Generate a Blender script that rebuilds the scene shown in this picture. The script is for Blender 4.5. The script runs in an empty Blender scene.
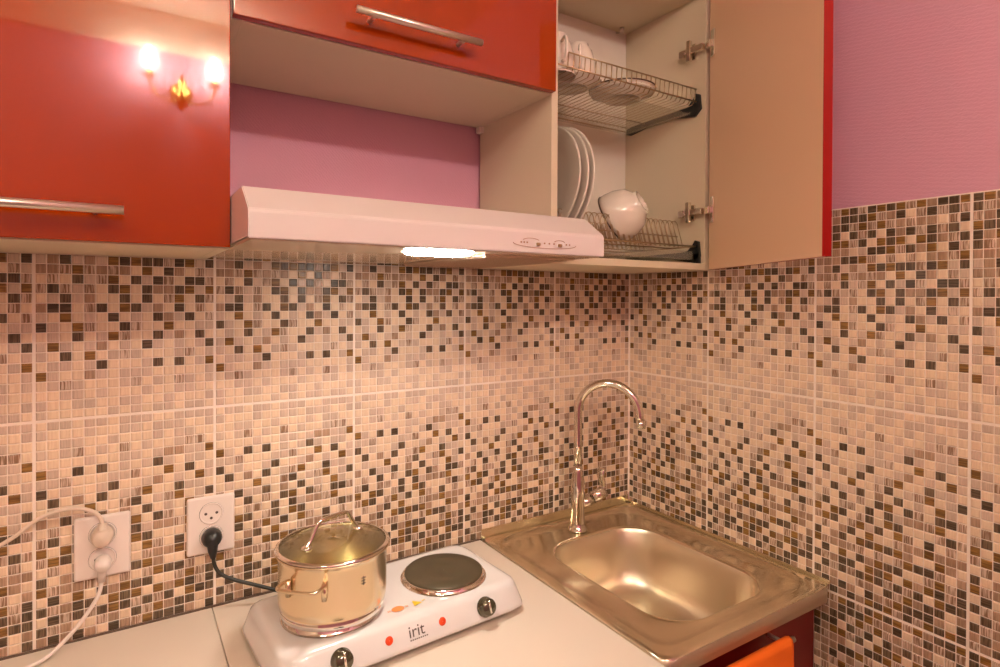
import bpy, bmesh, math, random
from mathutils import Vector, Matrix
C = bpy.context.scene.collection
PI = math.pi
W, H = 0.275, 0.4              # wall tile
JZ = 1.2346                    # height of the main horizontal tile joint
WZ = 0.85                       # worktop height

# ------------------------------------------------------------------ camera, world, exposure
cd = bpy.data.cameras.new('camera'); cam = bpy.data.objects.new('camera', cd); C.objects.link(cam)
yaw, pitch, roll = 0.56691, -0.00698, 0.00419
F = Vector((math.sin(yaw)*math.cos(pitch), math.cos(yaw)*math.cos(pitch), math.sin(pitch)))
R = Vector((math.cos(yaw), -math.sin(yaw), 0)); U = R.cross(F)
R, U = R*math.cos(roll)+U*math.sin(roll), U*math.cos(roll)-R*math.sin(roll)
m = Matrix((R, U, -F)).transposed().to_4x4()
m.translation = Vector((-1.24719, -1.25309, 1.44686))
cam.matrix_world = m
cd.sensor_width = 36; cd.lens = 36*0.590213; cd.shift_y = -0.03153; cd.clip_start = 0.02
bpy.context.scene.camera = cam
sc = bpy.context.scene
sc.view_settings.view_transform = 'Standard'; sc.view_settings.look = 'None'
sc.view_settings.gamma = 1; sc.view_settings.use_curve_mapping = False
sc.view_settings.exposure = 1.18
wd = bpy.data.worlds.new('world'); sc.world = wd; wd.use_nodes = True
wd.node_tree.nodes['Background'].inputs[0].default_value = (1.0, 0.80, 0.62, 1)
wd.node_tree.nodes['Background'].inputs[1].default_value = 0.3

# lamp strengths
BULB = 300.0
BULB_COL = (1.0, 0.93, 0.76)
HOODL = 48.0
HOODL_COL = (1.0, 0.95, 0.84)
FILL = 15.0  # strength of the unseen lamp added as fill
FILL_COL = (1.0, 0.91, 0.67)

# ------------------------------------------------------------------ materials
def mat(name, col, rough=0.5, metal=0.0, coat=0.0, bump=None, var=None, emit=None, trans=0.0, spec=None, ior=None, alpha=None, aniso=None):
    m = bpy.data.materials.new(name); m.use_nodes = True
    nt = m.node_tree; b = nt.nodes['Principled BSDF']
    b.inputs['Base Color'].default_value = (*col, 1)
    b.inputs['Roughness'].default_value = rough; b.inputs['Metallic'].default_value = metal
    b.inputs['Coat Weight'].default_value = coat; b.inputs['Coat IOR'].default_value = 1.6 if 'lacquer' in name else 1.5; b.inputs['Coat Roughness'].default_value = 0.035 if 'lacquer' in name else 0.06
    if spec is not None: b.inputs['Specular IOR Level'].default_value = spec
    if ior: b.inputs['IOR'].default_value = ior
    if aniso: b.inputs['Anisotropic'].default_value = aniso
    b.inputs['Transmission Weight'].default_value = trans
    if alpha is not None: b.inputs['Alpha'].default_value = alpha
    if emit: b.inputs['Emission Color'].default_value = (*emit[0], 1); b.inputs['Emission Strength'].default_value = emit[1]
    if bump or var:
        tc = nt.nodes.new('ShaderNodeTexCoord'); mp = nt.nodes.new('ShaderNodeMapping')
        nt.links.new(tc.outputs['Object'], mp.inputs[0])
        src = bump or var
        mp.inputs['Scale'].default_value = src.get('s', (1, 1, 1))
        nz = nt.nodes.new('ShaderNodeTexNoise'); nz.inputs['Scale'].default_value = src.get('scale', 50); nz.inputs['Detail'].default_value = src.get('detail', 3)
        nt.links.new(mp.outputs[0], nz.inputs['Vector'])
        if bump:
            bp = nt.nodes.new('ShaderNodeBump'); bp.inputs['Strength'].default_value = bump.get('k', 0.1); bp.inputs['Distance'].default_value = bump.get('d', 0.001)
            nt.links.new(nz.outputs[0], bp.inputs['Height']); nt.links.new(bp.outputs[0], b.inputs['Normal'])
        if var:
            mx = nt.nodes.new('ShaderNodeMix'); mx.data_type = 'RGBA'
            mx.inputs['A'].default_value = (*col, 1); mx.inputs['B'].default_value = (*var['c2'], 1)
            rp = nt.nodes.new('ShaderNodeMapRange'); rp.inputs['From Min'].default_value = .35; rp.inputs['From Max'].default_value = .65
            nt.links.new(nz.outputs[0], rp.inputs[0]); nt.links.new(rp.outputs[0], mx.inputs['Factor'])
            nt.links.new(mx.outputs['Result'], b.inputs['Base Color'])
    return m

def cellmat(name, c1, c2, mode, vary=0.12):
    """glazed mosaic chip: streaky colour between c1 and c2; mode 'v' upright streaks, 'h' level streaks, 'b' chosen per chip"""
    m = bpy.data.materials.new(name); m.use_nodes = True; nt = m.node_tree; N = nt.nodes.new; L = nt.links.new
    b = nt.nodes['Principled BSDF']; b.inputs['Roughness'].default_value = 0.32
    b.inputs['Specular IOR Level'].default_value = 0.3
    tc = N('ShaderNodeTexCoord'); sp = N('ShaderNodeSeparateXYZ'); L(tc.outputs['Object'], sp.inputs[0])
    ad = N('ShaderNodeMath'); ad.operation = 'ADD'; L(sp.outputs[0], ad.inputs[0]); L(sp.outputs[1], ad.inputs[1])
    at = N('ShaderNodeAttribute'); at.attribute_name = 'chip'
    def streak(su, sz):
        a = N('ShaderNodeMath'); a.operation = 'MULTIPLY'; L(ad.outputs[0], a.inputs[0]); a.inputs[1].default_value = su
        z = N('ShaderNodeMath'); z.operation = 'MULTIPLY'; L(sp.outputs[2], z.inputs[0]); z.inputs[1].default_value = sz
        r = N('ShaderNodeMath'); r.operation = 'MULTIPLY'; L(at.outputs['Fac'], r.inputs[0]); r.inputs[1].default_value = 40
        cb = N('ShaderNodeCombineXYZ'); L(a.outputs[0], cb.inputs[0]); L(z.outputs[0], cb.inputs[1]); L(r.outputs[0], cb.inputs[2])
        nz = N('ShaderNodeTexNoise'); nz.inputs['Scale'].default_value = 1; nz.inputs['Detail'].default_value = 2; L(cb.outputs[0], nz.inputs['Vector'])
        mr = N('ShaderNodeMapRange'); mr.inputs['From Min'].default_value = .42; mr.inputs['From Max'].default_value = .58; L(nz.outputs[0], mr.inputs[0])
        return mr.outputs[0]
    if mode == 'v': f = streak(520, 25)
    elif mode == 'h': f = streak(25, 520)
    else:
        v = streak(520, 25); h = streak(25, 520)
        gt = N('ShaderNodeMath'); gt.operation = 'GREATER_THAN'; L(at.outputs['Fac'], gt.inputs[0]); gt.inputs[1].default_value = .35
        mx = N('ShaderNodeMix'); L(gt.outputs[0], mx.inputs[0]); L(h, mx.inputs[2]); L(v, mx.inputs[3]); f = mx.outputs[0]
    mc = N('ShaderNodeMix'); mc.data_type = 'RGBA'; L(f, mc.inputs['Factor'])
    mc.inputs['A'].default_value = (*c1, 1); mc.inputs['B'].default_value = (*c2, 1)
    hs = N('ShaderNodeHueSaturation'); L(mc.outputs['Result'], hs.inputs['Color'])
    vr = N('ShaderNodeMapRange'); L(at.outputs['Fac'], vr.inputs[0]); vr.inputs['To Min'].default_value = 1-vary; vr.inputs['To Max'].default_value = 1+vary
    L(vr.outputs[0], hs.inputs['Value']); L(hs.outputs[0], b.inputs['Base Color'])
    return m

M = {}
M['grout'] = mat('tile_grout', (.90, .76, .66), .5)
M['chipL'] = cellmat('chip_light', (.82, .615, .44), (.76, .55, .385), 'v', .05)
M['chipM'] = cellmat('chip_mauve', (.66, .48, .37), (.58, .42, .325), 'v', .07)
M['chipT'] = cellmat('chip_tan', (.47, .30, .20), (.36, .22, .14), 'v', .12)
M['chipS'] = cellmat('chip_striped', (.66, .49, .38), (.27, .15, .085), 'v', .1)
M['chipB'] = cellmat('chip_brown', (.32, .165, .045), (.17, .082, .024), 'h', .2)
M['chipD'] = cellmat('chip_dark', (.085, .053, .030), (.175, .115, .068), 'b', .25)

def purple():
    m = mat('mauve_wallpaper', (.68, .34, .45), .55); nt = m.node_tree; N = nt.nodes.new; L = nt.links.new
    tc = N('ShaderNodeTexCoord'); mp = N('ShaderNodeMapping'); mp.inputs['Rotation'].default_value = (0.6, 0.6, 0.5)
    L(tc.outputs['Object'], mp.inputs[0])
    wv = N('ShaderNodeTexWave'); wv.inputs['Scale'].default_value = 60; wv.inputs['Distortion'].default_value = 6; wv.inputs['Detail'].default_value = 3
    wv.inputs['Detail Scale'].default_value = 3; L(mp.outputs[0], wv.inputs[0])
    bp = N('ShaderNodeBump'); bp.inputs['Strength'].default_value = .5; bp.inputs['Distance'].default_value = .0005
    L(wv.outputs[1], bp.inputs['Height']); L(bp.outputs[0], nt.nodes['Principled BSDF'].inputs['Normal'])
    return m
M['purple'] = purple()
M['ceil'] = mat('ceiling_paint', (.82, .72, .58), .8)
M['floor'] = mat('floor_laminate', (.35, .2, .1), .4, var=dict(c2=(.25, .13, .06), s=(1, 8, 1), scale=6))
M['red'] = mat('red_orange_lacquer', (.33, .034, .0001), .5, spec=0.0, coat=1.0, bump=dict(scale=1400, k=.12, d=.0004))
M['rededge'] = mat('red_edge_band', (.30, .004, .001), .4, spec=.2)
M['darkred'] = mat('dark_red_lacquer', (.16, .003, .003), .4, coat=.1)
M['carcass'] = mat('white_melamine', (.74, .63, .47), .42, bump=dict(scale=900, k=.05, d=.0003))
M['doorback'] = mat('beige_door_back', (.95, .66, .45), .45)
M['worktop'] = mat('cream_worktop', (.74, .63, .53), .38, bump=dict(scale=500, k=.05, d=.0003))
M['wedge'] = mat('dark_gap_line', (.16, .10, .07), .6)
M['enamel'] = mat('white_enamel', (.74, .70, .69), .22, coat=.6)
M['hood'] = mat('white_hood_paint', (.78, .70, .69), .26, coat=.5)
M['hoodunder'] = mat('glossy_hood_underside', (.86, .70, .52), .22, metal=.1, coat=.5)
M['mesh'] = mat('grease_filter', (.62, .48, .36), .3, metal=.9, bump=dict(scale=60, k=.9, d=.004, s=(1, 6, 1)))
M['steel'] = mat('brushed_steel', (.84, .76, .58), .24, metal=1.0, bump=dict(scale=30, k=.02, d=.0003, s=(1, 4, 1)))
M['lipsteel'] = mat('satin_steel_lip', (.74, .65, .50), .5, metal=1.0)
M['bowlsteel'] = mat('satin_steel', (.78, .68, .52), .38, metal=1.0, bump=dict(scale=60, k=.04, d=.0004))
M['chrome'] = mat('chrome', (.78, .72, .64), .09, metal=1.0)
M['potsteel'] = mat('polished_pot_steel', (.80, .66, .46), .27, metal=1.0, bump=dict(scale=40, k=.05, d=.0004, s=(6, 6, .2)))
M['mirror'] = mat('mirror_steel', (.82, .76, .70), .05, metal=1.0)
M['nickel'] = mat('satin_nickel', (.80, .72, .64), .32, metal=.85)
M['wire'] = mat('rack_wire', (.50, .36, .22), .3, metal=.85)
M['black'] = mat('black_plastic', (.018, .018, .018), .35)
M['cord'] = mat('black_cord', (.03, .028, .02), .45)
M['iron'] = mat('cast_iron_plate', (.095, .075, .042), .42, metal=.3, bump=dict(scale=300, k=.15, d=.0004))
M['knob'] = mat('smoked_knob', (.10, .085, .05), .12, metal=.6, coat=.8)
M['glass'] = None
M['porcelain'] = mat('white_porcelain', (.84, .76, .68), .15, coat=.5)
M['darkline'] = mat('dark_glaze_line', (.10, .06, .04), .3)
M['plastic'] = mat('white_plastic', (.84, .72, .66), .3, coat=.3)
M['beigeplastic'] = mat('beige_plastic', (.72, .56, .45), .35)
M['hole'] = mat('socket_hole', (.08, .05, .04), .6)
def clear(name, rough, k, tint, w):
    m = bpy.data.materials.new(name); m.use_nodes = True; nt = m.node_tree; N = nt.nodes.new; L = nt.links.new
    nt.nodes.remove(nt.nodes['Principled BSDF']); out = nt.nodes['Material Output']
    tr = N('ShaderNodeBsdfTransparent'); tr.inputs[0].default_value = (*tint, 1)
    gl = N('ShaderNodeBsdfGlossy'); gl.inputs['Roughness'].default_value = rough
    df = N('ShaderNodeBsdfDiffuse'); df.inputs[0].default_value = (.8, .75, .65, 1)
    lw = N('ShaderNodeLayerWeight'); lw.inputs[0].default_value = .5
    pw = N('ShaderNodeMath'); pw.operation = 'POWER'; L(lw.outputs['Facing'], pw.inputs[0]); pw.inputs[1].default_value = 4
    fr = N('ShaderNodeMath'); fr.operation = 'MULTIPLY_ADD'; L(pw.outputs[0], fr.inputs[0]); fr.inputs[1].default_value = k; fr.inputs[2].default_value = .04
    m1 = N('ShaderNodeMixShader'); L(fr.outputs[0], m1.inputs[0]); L(tr.outputs[0], m1.inputs[1]); L(gl.outputs[0], m1.inputs[2])
    m2 = N('ShaderNodeMixShader'); m2.inputs[0].default_value = w; L(m1.outputs[0], m2.inputs[1]); L(df.outputs[0], m2.inputs[2]); L(m2.outputs[0], out.inputs[0])
    return m
M['tray'] = clear('clear_drip_tray', .12, .30, (.96, .94, .90), .10)
M['glass'] = clear('clear_glass', .02, .5, (.95, .98, .93), .0)
M['orange'] = mat('orange_cloth', (.95, .17, .005), .85, bump=dict(scale=900, k=.4, d=.001))
M['redprint'] = mat('red_print', (.75, .06, .01), .4)
M['orprint'] = mat('orange_print', (.95, .28, .08), .4)
M['yelprint'] = mat('yellow_print', (.85, .55, .03), .4)
M['ink'] = mat('grey_ink', (.10, .07, .06), .4)
M['hoodink'] = mat('hood_ink', (.40, .2, .12), .4)
M['brass'] = mat('brass', (.75, .45, .12), .25, metal=1.0)
M['bulb'] = mat('lit_bulb', (1, 1, 1), .3, emit=(BULB_COL, BULB))
M['hoodlens'] = mat('lit_hood_lens', (1, 1, 1), .3, emit=(HOODL_COL, HOODL))
M['filllens'] = mat('added_fill_lens', (1, 1, 1), .3, emit=(FILL_COL, FILL))
M['gold'] = mat('gold_curtain', (.72, .48, .16), .7)

# ------------------------------------------------------------------ mesh helpers
def bm_new(): return bmesh.new()
def setmi(fs, mi, smooth=False):
    for f in fs: f.material_index = mi; f.smooth = smooth
def box(bm, x0, x1, y0, y1, z0, z1, bev=0.0, mi=0, seg=2):
    vs = [bm.verts.new((x, y, z)) for x in (x0, x1) for y in (y0, y1) for z in (z0, z1)]
    idx = [(0, 1, 3, 2), (4, 6, 7, 5), (0, 4, 5, 1), (2, 3, 7, 6), (0, 2, 6, 4), (1, 5, 7, 3)]
    fs = [bm.faces.new([vs[i] for i in q]) for q in idx]
    setmi(fs, mi)
    if bev > 0:
        es = list({e for f in fs for e in f.edges})
        r = bmesh.ops.bevel(bm, geom=es, offset=bev, segments=seg, affect='EDGES', profile=.5)
        for f in r['faces']: f.material_index = mi
    return bm
def rings(bm, loops, mi=0, smooth=True, closed=True, cap0=False, cap1=False, mis=None):
    """skin a list of loops (lists of coordinates)"""
    V = [[bm.verts.new(p) for p in lp] for lp in loops]; n = len(V[0])
    for k in range(len(V)-1):
        for i in range(n if closed else n-1):
            j = (i+1) % n
            f = bm.faces.new((V[k][i], V[k][j], V[k+1][j], V[k+1][i])); f.smooth = smooth; f.material_index = mis[k] if mis else mi
    if cap0: f = bm.faces.new(list(reversed(V[0]))); f.material_index = mis[0] if mis else mi
    if cap1: f = bm.faces.new(V[-1]); f.material_index = mis[-1] if mis else mi
    return V
def lathe(bm, prof, c=(0, 0, 0), n=48, mi=0, axis=None, cap0=False, cap1=False, mis=None):
    """profile of (r, z); axis = direction the profile's z runs along"""
    q = Vector((0, 0, 1)).rotation_difference(Vector(axis).normalized()) if axis else None
    lps = []
    for r, z in prof:
        lp = []
        for i in range(n):
            a = 2*PI*i/n; p = Vector((r*math.cos(a), r*math.sin(a), z))
            if q: p = q @ p
            lp.append(p+Vector(c))
        lps.append(lp)
    return rings(bm, lps, mi, True, True, cap0, cap1, mis)
def spline(pts, k=6):
    P = [Vector(p) for p in pts]; P = [P[0]*2-P[1]]+P+[P[-1]*2-P[-2]]; out = []
    for i in range(1, len(P)-2):
        for s in range(k):
            t = s/k
            out.append(.5*((2*P[i])+(P[i+1]-P[i-1])*t+(2*P[i-1]-5*P[i]+4*P[i+1]-P[i+2])*t*t+(3*P[i]-P[i-1]-3*P[i+1]+P[i+2])*t**3))
    out.append(P[-2]); return out
def tube(bm, pts, r, n=10, mi=0, closed=False, sy=1.0):
    P = [Vector(p) for p in pts]; m_ = len(P); lps = []
    up = None
    for i in range(m_):
        a = P[(i-1) % m_] if (closed or i > 0) else P[i]; b = P[(i+1) % m_] if (closed or i < m_-1) else P[i]
        t = (b-a).normalized()
        if up is None:
            up = Vector((0, 0, 1)) if abs(t.z) < .9 else Vector((1, 0, 0))
        s = t.cross(up).normalized(); up = s.cross(t).normalized()
        rr = r[i] if isinstance(r, (list, tuple)) else r
        lps.append([P[i]+(s*math.cos(2*PI*k/n)+up*math.sin(2*PI*k/n)*sy)*rr for k in range(n)])
    if closed:
        lps.append(lps[0]); rings(bm, lps, mi)
    else: rings(bm, lps, mi, cap0=True, cap1=True)
    return bm
def cyl(bm, p, q, r, n=20, mi=0, r2=None):
    p, q = Vector(p), Vector(q); d = q-p
    lathe(bm, [(r, 0), (r2 or r, d.length)], p, n, mi, d, True, True)
def prism(bm, pts, axis, a0, a1, mi=0):
    """outline pts (2-D) extruded along axis from a0 to a1"""
    def P(u, v, a): return {'x': (a, u, v), 'y': (u, a, v), 'z': (u, v, a)}[axis]
    A = [bm.verts.new(P(u, v, a0)) for u, v in pts]; B = [bm.verts.new(P(u, v, a1)) for u, v in pts]; n = len(pts)
    fs = [bm.faces.new((A[i], A[(i+1) % n], B[(i+1) % n], B[i])) for i in range(n)]
    fs += [bm.faces.new(list(reversed(A))), bm.faces.new(B)]; setmi(fs, mi); return fs
def root_of(o):
    while o.parent: o = o.parent
    return o
def obj(name, bm, mats, parent=None, local=False, recalc=True, label=None):
    if recalc: bmesh.ops.recalc_face_normals(bm, faces=bm.faces)
    if parent is not None and not local:
        off = root_of(parent).location
        bmesh.ops.translate(bm, verts=bm.verts, vec=-Vector(off))
    me = bpy.data.meshes.new(name); bm.to_mesh(me); bm.free()
    for k in (mats if isinstance(mats, (list, tuple)) else [mats]): me.materials.append(M[k])
    o = bpy.data.objects.new(name, me); C.objects.link(o)
    if parent is not None: o.parent = parent
    if label: o['label'] = label
    return o
def recenter(o, loc):
    """put a top-level mesh object's origin at loc"""
    o.data.transform(Matrix.Translation(-Vector(loc))); o.location = loc; return o
def tag(o, label, cat, group=None):
    o['label'] = label; o['category'] = cat
    if group: o['group'] = group
    return o
def thing(name, label, cat, loc=(0, 0, 0), rotz=0, group=None):
    o = bpy.data.objects.new(name, None); C.objects.link(o); o.empty_display_size = .05
    o.location = loc; o.rotation_euler = (0, 0, rotz); return tag(o, label, cat, group)
def struct(name, bm, mats, **k):
    o = obj(name, bm, mats, **k); o['kind'] = 'structure'; return o
def dup(o, loc=None):
    def cp(s, par):
        c = s.copy(); C.objects.link(c); c.parent = par
        for ch in [q for q in s.children]: cp(ch, c)
        return c
    r = cp(o, None)
    if loc: r.location = loc
    return r

# ------------------------------------------------------------------ mosaic pattern read from the wall tiles
T1 = """D B S B D S D B D B S B T D D B
D S T D D D B S T D L S D S D S
S T D D S B S B S T S T T L S D
B D D L D S D L D T D S D S D L
D T B B S D L B D B L B D T S D
D S T T L M D D B S D T B L D S
T T T D D B S L S L S L T T S B
M T D M T M B D B D D S D B M D
T T S B S T S T L B L D T L S M
L S L D M S B L D M D S L D D S
S D S M S L D B L D T T D B M B
L M D M T L L D L D L S B L D S
T D D L S D L B D M T L D L S L
M L B L M L D L M L D T M D L S
D M L B S L L D S L L B L L M M
L M L D L M B S L L D M T L D L
M B M L M T L M L D M L M L M D
M L D L B L M S M L L L M S L M
L M M L M D L L L M D L D L M B
B M L L T M L M M M L L L L L M
L M S M L L L M S L M L S M L M
L L M M L M L L L M L L M M L L
M L L M M L L M M L L M L L L M
M L L L L L M L M L M M L M M L"""
T1 = [r.split() for r in T1.split('\n')]
T2c = """L M L M L B M D L L T L S B S L D B L D L D T S
M L L L L M M L D M L S D L B S L S D S D S D T
M L M M L L S M L L D L L B D L T T L T S T T D
L L M S L D L L T L M D S D L T D T B D D L D T
M M L L M L L L L B M L S L S D L S L D S L T D
M L L M L D L M D L D S L S B L B S D L D S L T
L L M L L L M D L L L L D D M B D L T B B T D B
M M L S M M M L M S T D L L D L B S B D D L T D
M M L L M L S L S D L B D B L L D L D B S D S B
M L L M L M L M B L D L M D B S B S D L D S B S
L M M L M D L T L M L D T L S T T B L B S B D D
L M L L T M B L L S M S T L L T L D L T D T D S
M M M M T L L M D B L L S L D B L D S B L D D B
M L M S M M D L M L B D B S L T B S B D B D T D
M L L S M M L B M M M D L D S T T L S S D L L B
M M L L B L M M L D L S L S L T L T D D D T D D"""
T2c = [r.split() for r in T2c.split('\n')]
T2 = [[T2c[c][r] for c in range(16)] for r in range(24)]
for t in (T1, T2): assert len(t) == 24 and all(len(r) == 16 for r in t), [len(r) for r in t]
MI = dict(L=1, M=2, T=3, S=4, B=5, D=6)
TILEMATS = ['purple', 'chipL', 'chipM', 'chipT', 'chipS', 'chipB', 'chipD', 'grout']

def tiled_wall(name, place, ncols, zlist, wallfaces):
    """place(u, v, h): u along the wall left to right as seen, v up, h out of the wall"""
    verts, faces, mi, chip = [], [], [], []
    def quad(pts, m_, c=0.5):
        b = len(verts); verts.extend(pts); faces.append((b, b+1, b+2, b+3)); mi.append(m_); chip.append(c)
    for q in wallfaces: quad(q, 0)
    rng = random.Random(7)
    pu, pv = W/16, H/24; jt = .0024                      # joint between tiles: half width
    T = 0.007
    for (u0) in ncols:
        for (z0, pat) in zlist:
            # tile body face, a hair lower than the chips; grout of the joints lies between tiles
            quad([place(u0, z0, T-.0012), place(u0+W, z0, T-.0012), place(u0+W, z0+H, T-.0012), place(u0, z0+H, T-.0012)], 7)
            for r in range(24):
                for c in range(16):
                    code = pat[r][c]; k = MI[code]; cv = rng.random()
                    a0 = u0+c*pu; a1 = a0+pu; b1 = z0+H-r*pv; b0 = b1-pv
                    g = .00065
                    l = jt if c == 0 else g; rr = jt if c == 15 else g; bo = jt if r == 23 else g; to = jt if r == 0 else g
                    a0 += l; a1 -= rr; b0 += bo; b1 -= to
                    e = .0016
                    o_ = [place(a0, b0, T-.0010), place(a1, b0, T-.0010), place(a1, b1, T-.0010), place(a0, b1, T-.0010)]
                    ta, tb = rng.uniform(-.00012, .00012), rng.uniform(-.00012, .00012)
                    i_ = [place(a0+e, b0+e, T-ta-tb), place(a1-e, b0+e, T+ta-tb), place(a1-e, b1-e, T+ta+tb), place(a0+e, b1-e, T-ta+tb)]
                    b = len(verts); verts.extend(o_+i_)
                    faces.append((b+4, b+5, b+6, b+7)); mi.append(k); chip.append(cv)
                    for s in range(4):
                        t = (s+1) % 4
                        faces.append((b+s, b+t, b+4+t, b+4+s)); mi.append(k); chip.append(cv)
    me = bpy.data.meshes.new(name); me.from_pydata([tuple(v) for v in verts], [], faces)
    for k in TILEMATS: me.materials.append(M[k])
    me.polygons.foreach_set('material_index', mi)
    at = me.attributes.new('chip', 'FLOAT', 'FACE'); at.data.foreach_set('value', chip)
    me.update()
    o = bpy.data.objects.new(name, me); C.objects.link(o); o['kind'] = 'structure'; return o

RX0, RY0, CZ = -3.0, -2.2, 2.62
def boxquads(x0, x1, y0, y1, z0, z1):
    v = [(x, y, z) for x in (x0, x1) for y in (y0, y1) for z in (z0, z1)]
    return [[v[i] for i in q] for q in [(0, 1, 3, 2), (4, 6, 7, 5), (0, 4, 5, 1), (2, 3, 7, 6), (0, 2, 6, 4), (1, 5, 7, 3)]]
# back wall: painted/papered slab with tile courses up to JZ+H ; tile face at y = 0
TT = .007
tiled_wall('wall_back', lambda u, v, h: (u, TT-h, v), [-W*(k+1) for k in range(8)],
           [(JZ, T1), (JZ-H, T2)], boxquads(RX0, .15, TT, .15, 0, CZ))
tiled_wall('wall_right', lambda u, v, h: (TT-h, -u, v), [W*k for k in range(6)],
           [(JZ, T1), (JZ-H, T2), (JZ-2*H, T1), (JZ-3*H, T2)], boxquads(TT, .15, RY0, TT, 0, CZ))
b = bm_new(); box(b, RX0, .15, RY0-.1, .15, -.08, 0); struct('floor', b, 'floor')
b = bm_new(); box(b, RX0, .15, RY0-.1, .15, CZ, CZ+.08); struct('ceiling', b, 'ceil')
b = bm_new(); box(b, RX0-.1, RX0, RY0-.1, .15, 0, CZ); struct('wall_left', b, 'ceil')
b = bm_new(); box(b, RX0, .15, RY0-.1, RY0, 0, CZ); struct('wall_front', b, 'purple')
b = bm_new(); box(b, RX0, -.01, RY0, RY0+.03, CZ-.155, CZ, .008); struct('trim_1', b, 'ceil')

b = bm_new(); prism(b, [(-.0035, .0005), (.0005, .0005), (.0005, -.0035)], 'z', WZ+.03, CZ-1.0); struct('trim_3', b, 'grout')
# ------------------------------------------------------------------ upper cabinets
CB, CT, CY, DY = 1.518, 2.218, -.290, -.307        # bottom, top, carcass front, door face
DX0, DX1 = -.511, -.014                            # dish cabinet
def handle(bm, x0, x1, z, yf, rx=.006, off=.032):
    cyl(bm, (x0, yf-off, z), (x1, yf-off, z), rx, 18)
    for x in (x0+.032, x1-.032): cyl(bm, (x, yf+.0005, z), (x, yf-off, z), .0042, 12)
# left cabinet
t = thing('wall_cabinet', 'red-orange lacquered wall cabinet at the far left with a long bar handle', 'cabinet', (-1.409, 0, CB))
b = bm_new(); e = .016
box(b, -1.715, -1.699, CY, -.002, CB, CT, .0008); box(b, -1.131, -1.115, CY, -.002, CB, CT, .0008)
box(b, -1.699, -1.131, CY, -.002, CB, CB+e, .0008); box(b, -1.699, -1.131, CY, -.002, CT-e, CT, .0008); box(b, -1.699, -1.131, -.008, -.002, CB+e, CT-e)
box(b, -1.699, -1.131, CY+.02, -.008, 1.86, 1.876)
obj('body', b, 'carcass', t)
b = bm_new(); box(b, -1.7135, -1.1155, DY, CY-.001, CB+.0015, CT-.0015, .0015); d = obj('door', b, 'red', t)
b = bm_new(); handle(b, -1.55, -1.2475, 1.559, DY); obj('handle', b, 'nickel', d, label='brushed bar handle along the bottom of the door')
# hood cabinet
t = thing('wall_cabinet', 'short red-orange lift-up wall cabinet above the open mauve niche', 'cabinet', (-.808, 0, 1.862))
b = bm_new(); HB = 1.862
box(b, -1.113, -1.097, CY, -.002, HB, CT, .0008); box(b, -.527, -.511, CY, -.002, HB, CT, .0008)
box(b, -1.097, -.527, CY, -.002, HB, HB+e, .0008); box(b, -1.097, -.527, CY, -.002, CT-e, CT, .0008); box(b, -1.097, -.527, -.008, -.002, HB+e, CT-e)
obj('body', b, 'carcass', t)
b = bm_new(); box(b, -1.1115, -.5125, DY, CY-.001, HB+.0015, CT-.0015, .0015); d = obj('flap_door', b, 'red', t)
b = bm_new(); handle(b, -.936, -.706, 1.904, DY); obj('handle', b, 'nickel', d, label='brushed bar handle on the flap')
b = bm_new(); box(b, -.524, -.5115, -.024, -.004, 1.846, 1.8615, .002); obj('corner_bracket', b, 'plastic', t)
# dish cabinet with open door
t = thing('wall_cabinet', 'open dish cabinet in the corner with its door swung out, holding the two wire racks', 'cabinet', (-.26, 0, CB))
b = bm_new()
box(b, DX0, DX0+e, CY, -.002, CB, CT, .0008); box(b, -.0335, -.014, CY, -.002, CB, CT, .0008)
box(b, DX0+e, -.0335, CY, -.002, CB, CB+e, .0008); box(b, DX0+e, -.0335, CY, -.002, CT-e, CT, .0008)
obj('body', b, 'carcass', t)
b = bm_new(); box(b, DX0+e, -.0335, -.014, -.009, CB+e, CT-e); obj('back_panel', b, 'porcelain', t, label='white back panel')
b = bm_new(); cyl(b, (-.075, -.04, CT-e-.012), (-.075, -.04, CT-e), .006, 12); cyl(b, (-.075, -.04, CT-e-.014), (-.075, -.02, CT-e-.006), .003, 8); obj('shelf_clip', b, 'nickel', t)
HX, HY, TH = -.030, -.298, math.radians(60.5)
dv = Vector((-math.cos(TH), -math.sin(TH), 0)); nv = Vector((math.sin(TH), -math.cos(TH), 0))   # along the door, outward (lacquer side)
def dbox(bm, u0, u1, w0, w1, z0, z1, mi=0, bev=0):
    n0 = len(bm.verts); box(bm, u0, u1, w0, w1, z0, z1, bev, mi)
    for v in list(bm.verts)[n0:]:
        p = Vector((HX, HY, 0))+dv*v.co.x+nv*v.co.y; v.co = (p.x, p.y, v.co.z)
b = bm_new(); dbox(b, 0.001, .470, .001, .013, CB+.0015, CT-.0015); d = obj('door', b, 'doorback', t, label='open door showing its plain beige inner face')
b = bm_new(); dbox(b, 0.0005, .471, .0132, .017, CB+.001, CT-.001); dbox(b, .4702, .4712, .001, .0131, CB+.001, CT-.001); obj('lacquered_face', b, ['rededge'], d, label='red lacquered outer face and edge')
for zc in (1.663, 2.068):
    b = bm_new()
    box(b, -.0385, -.0335, -.262, -.240, zc-.020, zc+.020, .001)
    n0 = len(b.verts); box(b, -.052, -.0385, -.292, -.228, zc-.008, zc+.008, .002)
    box(b, -.055, -.044, -.258, -.246, zc-.026, zc+.026, .002); box(b, -.056, -.050, -.240, -.224, zc-.012, zc+.006, .002)
    cyl(b, (-.058, -.242, zc-.004), (-.04, -.242, zc-.004), .0045, 10)
    dbox(b, .004, .026, -.012, .001, zc-.009, zc+.009, 0, .002)
    dbox(b, .014, .034, -.0035, .001, zc-.032, zc+.032, 0, .0012)
    obj('hinge', b, 'chrome', t)

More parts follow.
